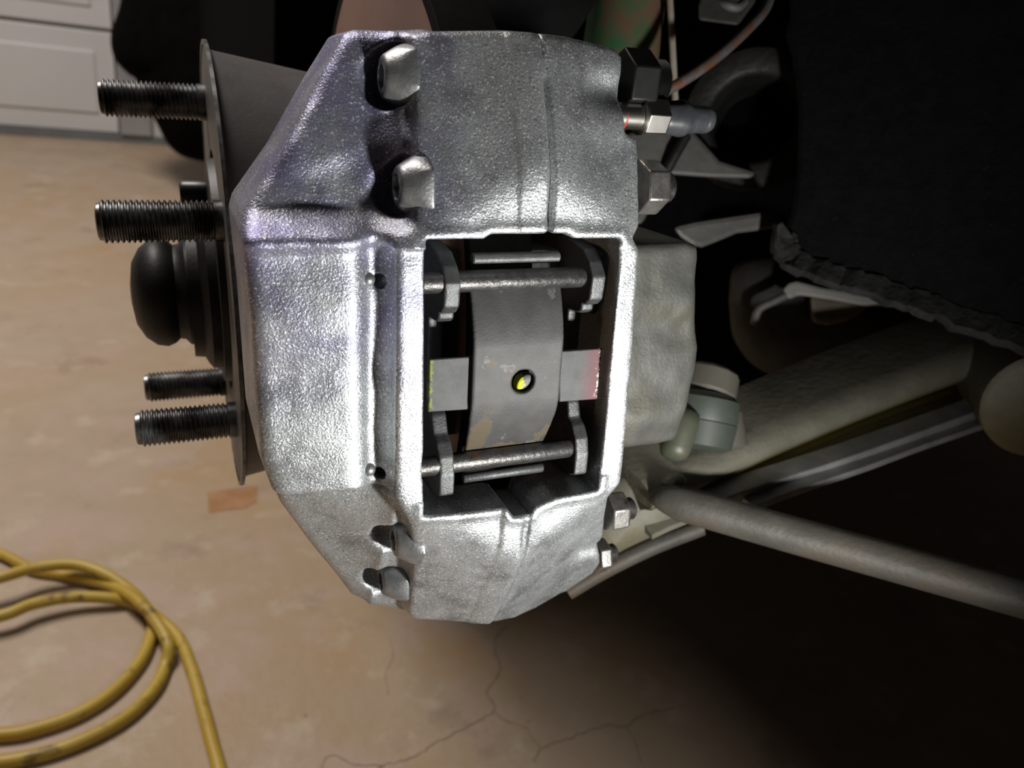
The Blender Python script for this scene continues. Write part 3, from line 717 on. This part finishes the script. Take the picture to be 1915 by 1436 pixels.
mesh_obj('flange_tab', *slab([P(x, y, 388) for x, y in ((1534, 497), (1552, 502), (1556, 518), (1600, 522), (1606, 532), (1596, 540), (1560, 532), (1536, 520))], .006), 'under_lip', car, 0, .001)
# the rest of the body: wheel arch wall, plus unseen underside and side sized to shade floor and arm
bb_ = blob([(236, -120), (226, 0), (208, 62), (214, 108), (240, 138), (254, 148), (268, 180), (292, 228), (322, 278), (372, 300), (480, 306), (640, 300), (700, 200), (700, -50), (640, -260), (420, -330), (280, -250)], 2250, .22, 'x', 'y')
mesh_obj('bumper_corner', *bb_, 'black_bag', car, 80)
mesh_obj('body_underside', *boxg((.93, .9, .98), (1.93, 4.2, .06)), 'black_paint', car, 0)
mesh_obj('body_side', *boxg((.93, 1.55, .84), (1.7, 1.7, .86)), 'black_bag', car, 0)
mesh_obj('wheel_arch_wall', *slab([P(x, y, 620) for x, y in ((1180, -120), (1180, 690), (1330, 760), (1500, 730), (1700, 660), (2050, 560), (2050, -120))], .02), 'black_paint', car, 0)

# hollow gray upright with dark bore behind the nipple
upn = empty('hub_carrier', P(1330, 300, 440)); tag(upn, 'grey cast hub carrier with a dark round bore behind the nipple', 'hub carrier')
bc = P(1408, 222, 440); bd = unit(cam2w((.35, .15, -1)) - cam2w((0, 0, 0)))
mesh_obj('carrier_ring', *lathe([(0, .0245), (.002, .0235), (.05, .022), (.05, .034), (.006, .040), (0, .0385), (-.002, .027), (0, .0245)], bc, bd, 56), 'cast_dark', upn, 50)
mesh_obj('bore_shade', *lathe([(.046, .02), (.048, .0235), (.052, .0235)], bc, bd, 40), 'black_bag', upn)  # near-black disc standing in for the shade deep in the bore
mesh_obj('carrier_web', *slab([P(x, y, 430) for x, y in ((1170, 250), (1230, 235), (1290, 238), (1345, 300), (1415, 322), (1405, 334), (1330, 332), (1245, 326), (1200, 420), (1160, 420))], .02), 'cast_light', upn, 0, .004)
mesh_obj('carrier_rib', *tube([P(1240, 330, 428), P(1262, 290, 424), P(1284, 252, 424)], .003, 10), 'cast_dark', upn)
# steering arm bar
sb = mesh_obj('steering_arm', *slab([P(x, y, 395 + (x - 1258) * .12) for x, y in ((1256, 424), (1300, 414), (1380, 402), (1450, 392), (1464, 402), (1455, 424), (1420, 431), (1378, 436), (1340, 452), (1312, 463), (1296, 460), (1272, 444))], .018), 'cast_light', smooth=0, bevel=.003)
tag(sb, 'grey steering arm bar pointing at the black fender edge', 'steering arm')

# dark gearbox-like casting with a pale ridge
cs = empty('mount_casting', P(1480, 620, 470)); tag(cs, 'dark rounded casting with a pale ridge under the black fender', 'casting')
mesh_obj('casting_body', *blob([(1362, 560), (1372, 500), (1420, 478), (1500, 490), (1600, 560), (1700, 580), (1720, 660), (1600, 720), (1440, 700), (1375, 640)], 520, .03, '', ''), 'cast', cs, 80)
mesh_obj('pale_ridge', *slab([P(x, y, 468 + (x - 1460) * .02) for x, y in ((1462, 556), (1466, 538), (1476, 528), (1490, 525), (1536, 537), (1619, 550), (1676, 553), (1656, 572), (1619, 573), (1560, 562), (1515, 555), (1490, 552), (1478, 560))], .012), 'ridge', cs, 0, .0022)
mesh_obj('pale_ridge', *tube(catmull([P(1410, 606, 478), P(1420, 578, 474), P(1450, 562, 471), P(1470, 552, 470)], 6), .0026, 12), 'cast_light', cs, 80)
mesh_obj('tan_saddle', *slab([P(x, y, 474) for x, y in ((1514, 550), (1570, 558), (1628, 566), (1618, 580), (1585, 600), (1550, 608), (1518, 604))], .02), 'tan', cs, 0, .005)
for k, (x0, y0) in enumerate(((1655, 640), (1690, 655))):
    mesh_obj('boot_ring', *tube(catmull([P(x0 - 15, y0 + 30, 478), P(x0, y0 - 15, 474), P(x0 + 35, y0 - 50, 472), P(x0 + 75, y0 - 70, 474)], 6), .0022, 10), 'cast_dark' if k == 0 else 'cast', cs, 80)

# lower control arm: pressed channel with flanged lower edge and bush
la = empty('control_arm', P(1500, 820, 400)); tag(la, 'dusty olive grey pressed lower control arm running to the right', 'control arm')
ap = catmull([P(1195, 935, 352), P(1300, 890, 362), P(1420, 835, 375), P(1560, 776, 392), P(1700, 722, 410), P(1830, 676, 428), P(1960, 636, 445)], 6)
npnt = len(ap)
prof = [(-.032, .0120), (.000, .0135), (.0065, .0122), (.0105, .0088), (.0115, .0048), (.0098, .0012), (.003, -.0035), (-.002, -.008), (-.003, -.012), (.006, -.0135), (.0105, -.0145), (.0105, -.0175), (-.032, -.0175)]
sc_ = [.92 + .25 * min(1, abs(i / npnt - .05) * 1.2) for i in range(npnt)]
mesh_obj('arm_channel', *sweep(ap, prof, scales=sc_), 'arm', la, 60)
mesh_obj('arm_web', *sweep(ap, [(.0094, .0012), (.0105, .0010), (.0042, -.0030), (-.0008, -.0075), (-.0016, -.0116), (.002, -.0126), (-.006, -.012), (-.006, -.002)], scales=sc_), 'web_shade', la, 60)  # strip along the channel valley carrying its painted shade
fl_px = [(1320, 934, 352), (1420, 900, 360), (1560, 855, 375), (1700, 806, 392), (1850, 752, 410), (1960, 712, 425)]
mesh_obj('arm_flange', *sweep(catmull([P(*p) for p in fl_px], 6), [(-.006, -.0026), (.006, -.0026), (.006, .0026), (-.006, .0026)]), 'arm_flange', la, 0, .0008)
fl2 = [(1398, 944, 350), (1480, 912, 358), (1600, 872, 372), (1720, 828, 388), (1860, 780, 405), (1960, 745, 418)]
mesh_obj('arm_flange', *sweep(catmull([P(*p) for p in fl2], 6), [(-.004, -.0018), (.004, -.0018), (.004, .0018), (-.004, .0018)]), 'arm_flange', la, 0, .0005)
bq = P(1925, 735, 392)
mesh_obj('arm_bush', *lathe([(-.02, .024), (-.018, .027), (.03, .027), (.032, .024)], bq, B @ np.array((.25, .35, -.9)), 40), 'arm', la, 50)
# knuckle end of the arm
kn = empty('knuckle', P(1215, 960, 340)); tag(kn, 'dusty grey lower knuckle casting behind the caliper nuts', 'knuckle')
mesh_obj('knuckle_body', *blob([(1120, 900), (1180, 872), (1240, 872), (1290, 885), (1300, 930), (1290, 965), (1240, 1000), (1160, 1040), (1090, 1080), (1070, 1000)], 372, .018, '', ''), 'arm', kn, 80)
mesh_obj('knuckle_lug', *blob([(1232, 900), (1248, 884), (1272, 886), (1282, 906), (1274, 926), (1250, 930), (1236, 918)], 350, .010, '', ''), 'arm', kn, 80)
mesh_obj('knuckle_edge', *sweep(catmull([P(1062, 1106, 362), P(1130, 1066, 362), P(1220, 1022, 362), P(1312, 986, 364)], 6), circ(.0040, 10)), 'rod', kn, 60)
# anti-roll bar / tie rod
rp = [P(1222, 927, 342), P(1255, 936, 336), P(1330, 957, 331), P(1500, 1005, 322), P(1700, 1060, 310), P(1990, 1140, 292)]
rpp = catmull(rp, 6); rn = len(rpp)
tag(mesh_obj('tie_rod', *tube(rpp, .0077, 22, scales=[min(1, .45 + i * .07) for i in range(rn)]), 'rod', smooth=80), 'long dull grey tie rod slanting down to the right edge', 'tie rod')
# ball joint with greenish nut stack
bj = empty('ball_joint', P(1290, 830, 352)); tag(bj, 'greenish ball joint stud and nuts between caliper and control arm', 'ball joint')
mesh_obj('stud_end', *tube([P(1284, 770, 336), P(1278, 790, 335), P(1268, 815, 334), P(1262, 836, 333)], .0072, 20, scales=[.8, .95, 1, .95]), 'pale_green', bj, 80)
mesh_obj('stud_tip', *lathe([(-.004, .0068), (.0, .0068), (.003, .0058), (.0048, .0035), (.0052, .0005)], P(1262, 838, 333), P(1258, 856, 330) - P(1264, 828, 333), 24), 'pale_green', bj, 60)
mesh_obj('joint_boot', *lathe([(0, .012), (.003, .0165), (.012, .0170), (.013, .0165), (.0135, .0170), (.024, .0158), (.026, .012)], P(1316, 734, 352), P(1298, 850, 350) - P(1316, 734, 352), 40), 'green_grey', bj, 40)
mesh_obj('castle_nut', *lathe([(0, .010), (.002, .0135), (.012, .014), (.0125, .013), (.014, .0125)], P(1330, 690, 357), P(1308, 780, 352) - P(1330, 690, 357), 12), 'beige', bj, 30, .0008)
mesh_obj('joint_clamp', *lathe([(0, .006), (.001, .0085), (.016, .0092), (.018, .006)], P(1352, 770, 358), P(1362, 850, 356) - P(1352, 770, 358), 20), 'beige', bj, 40)
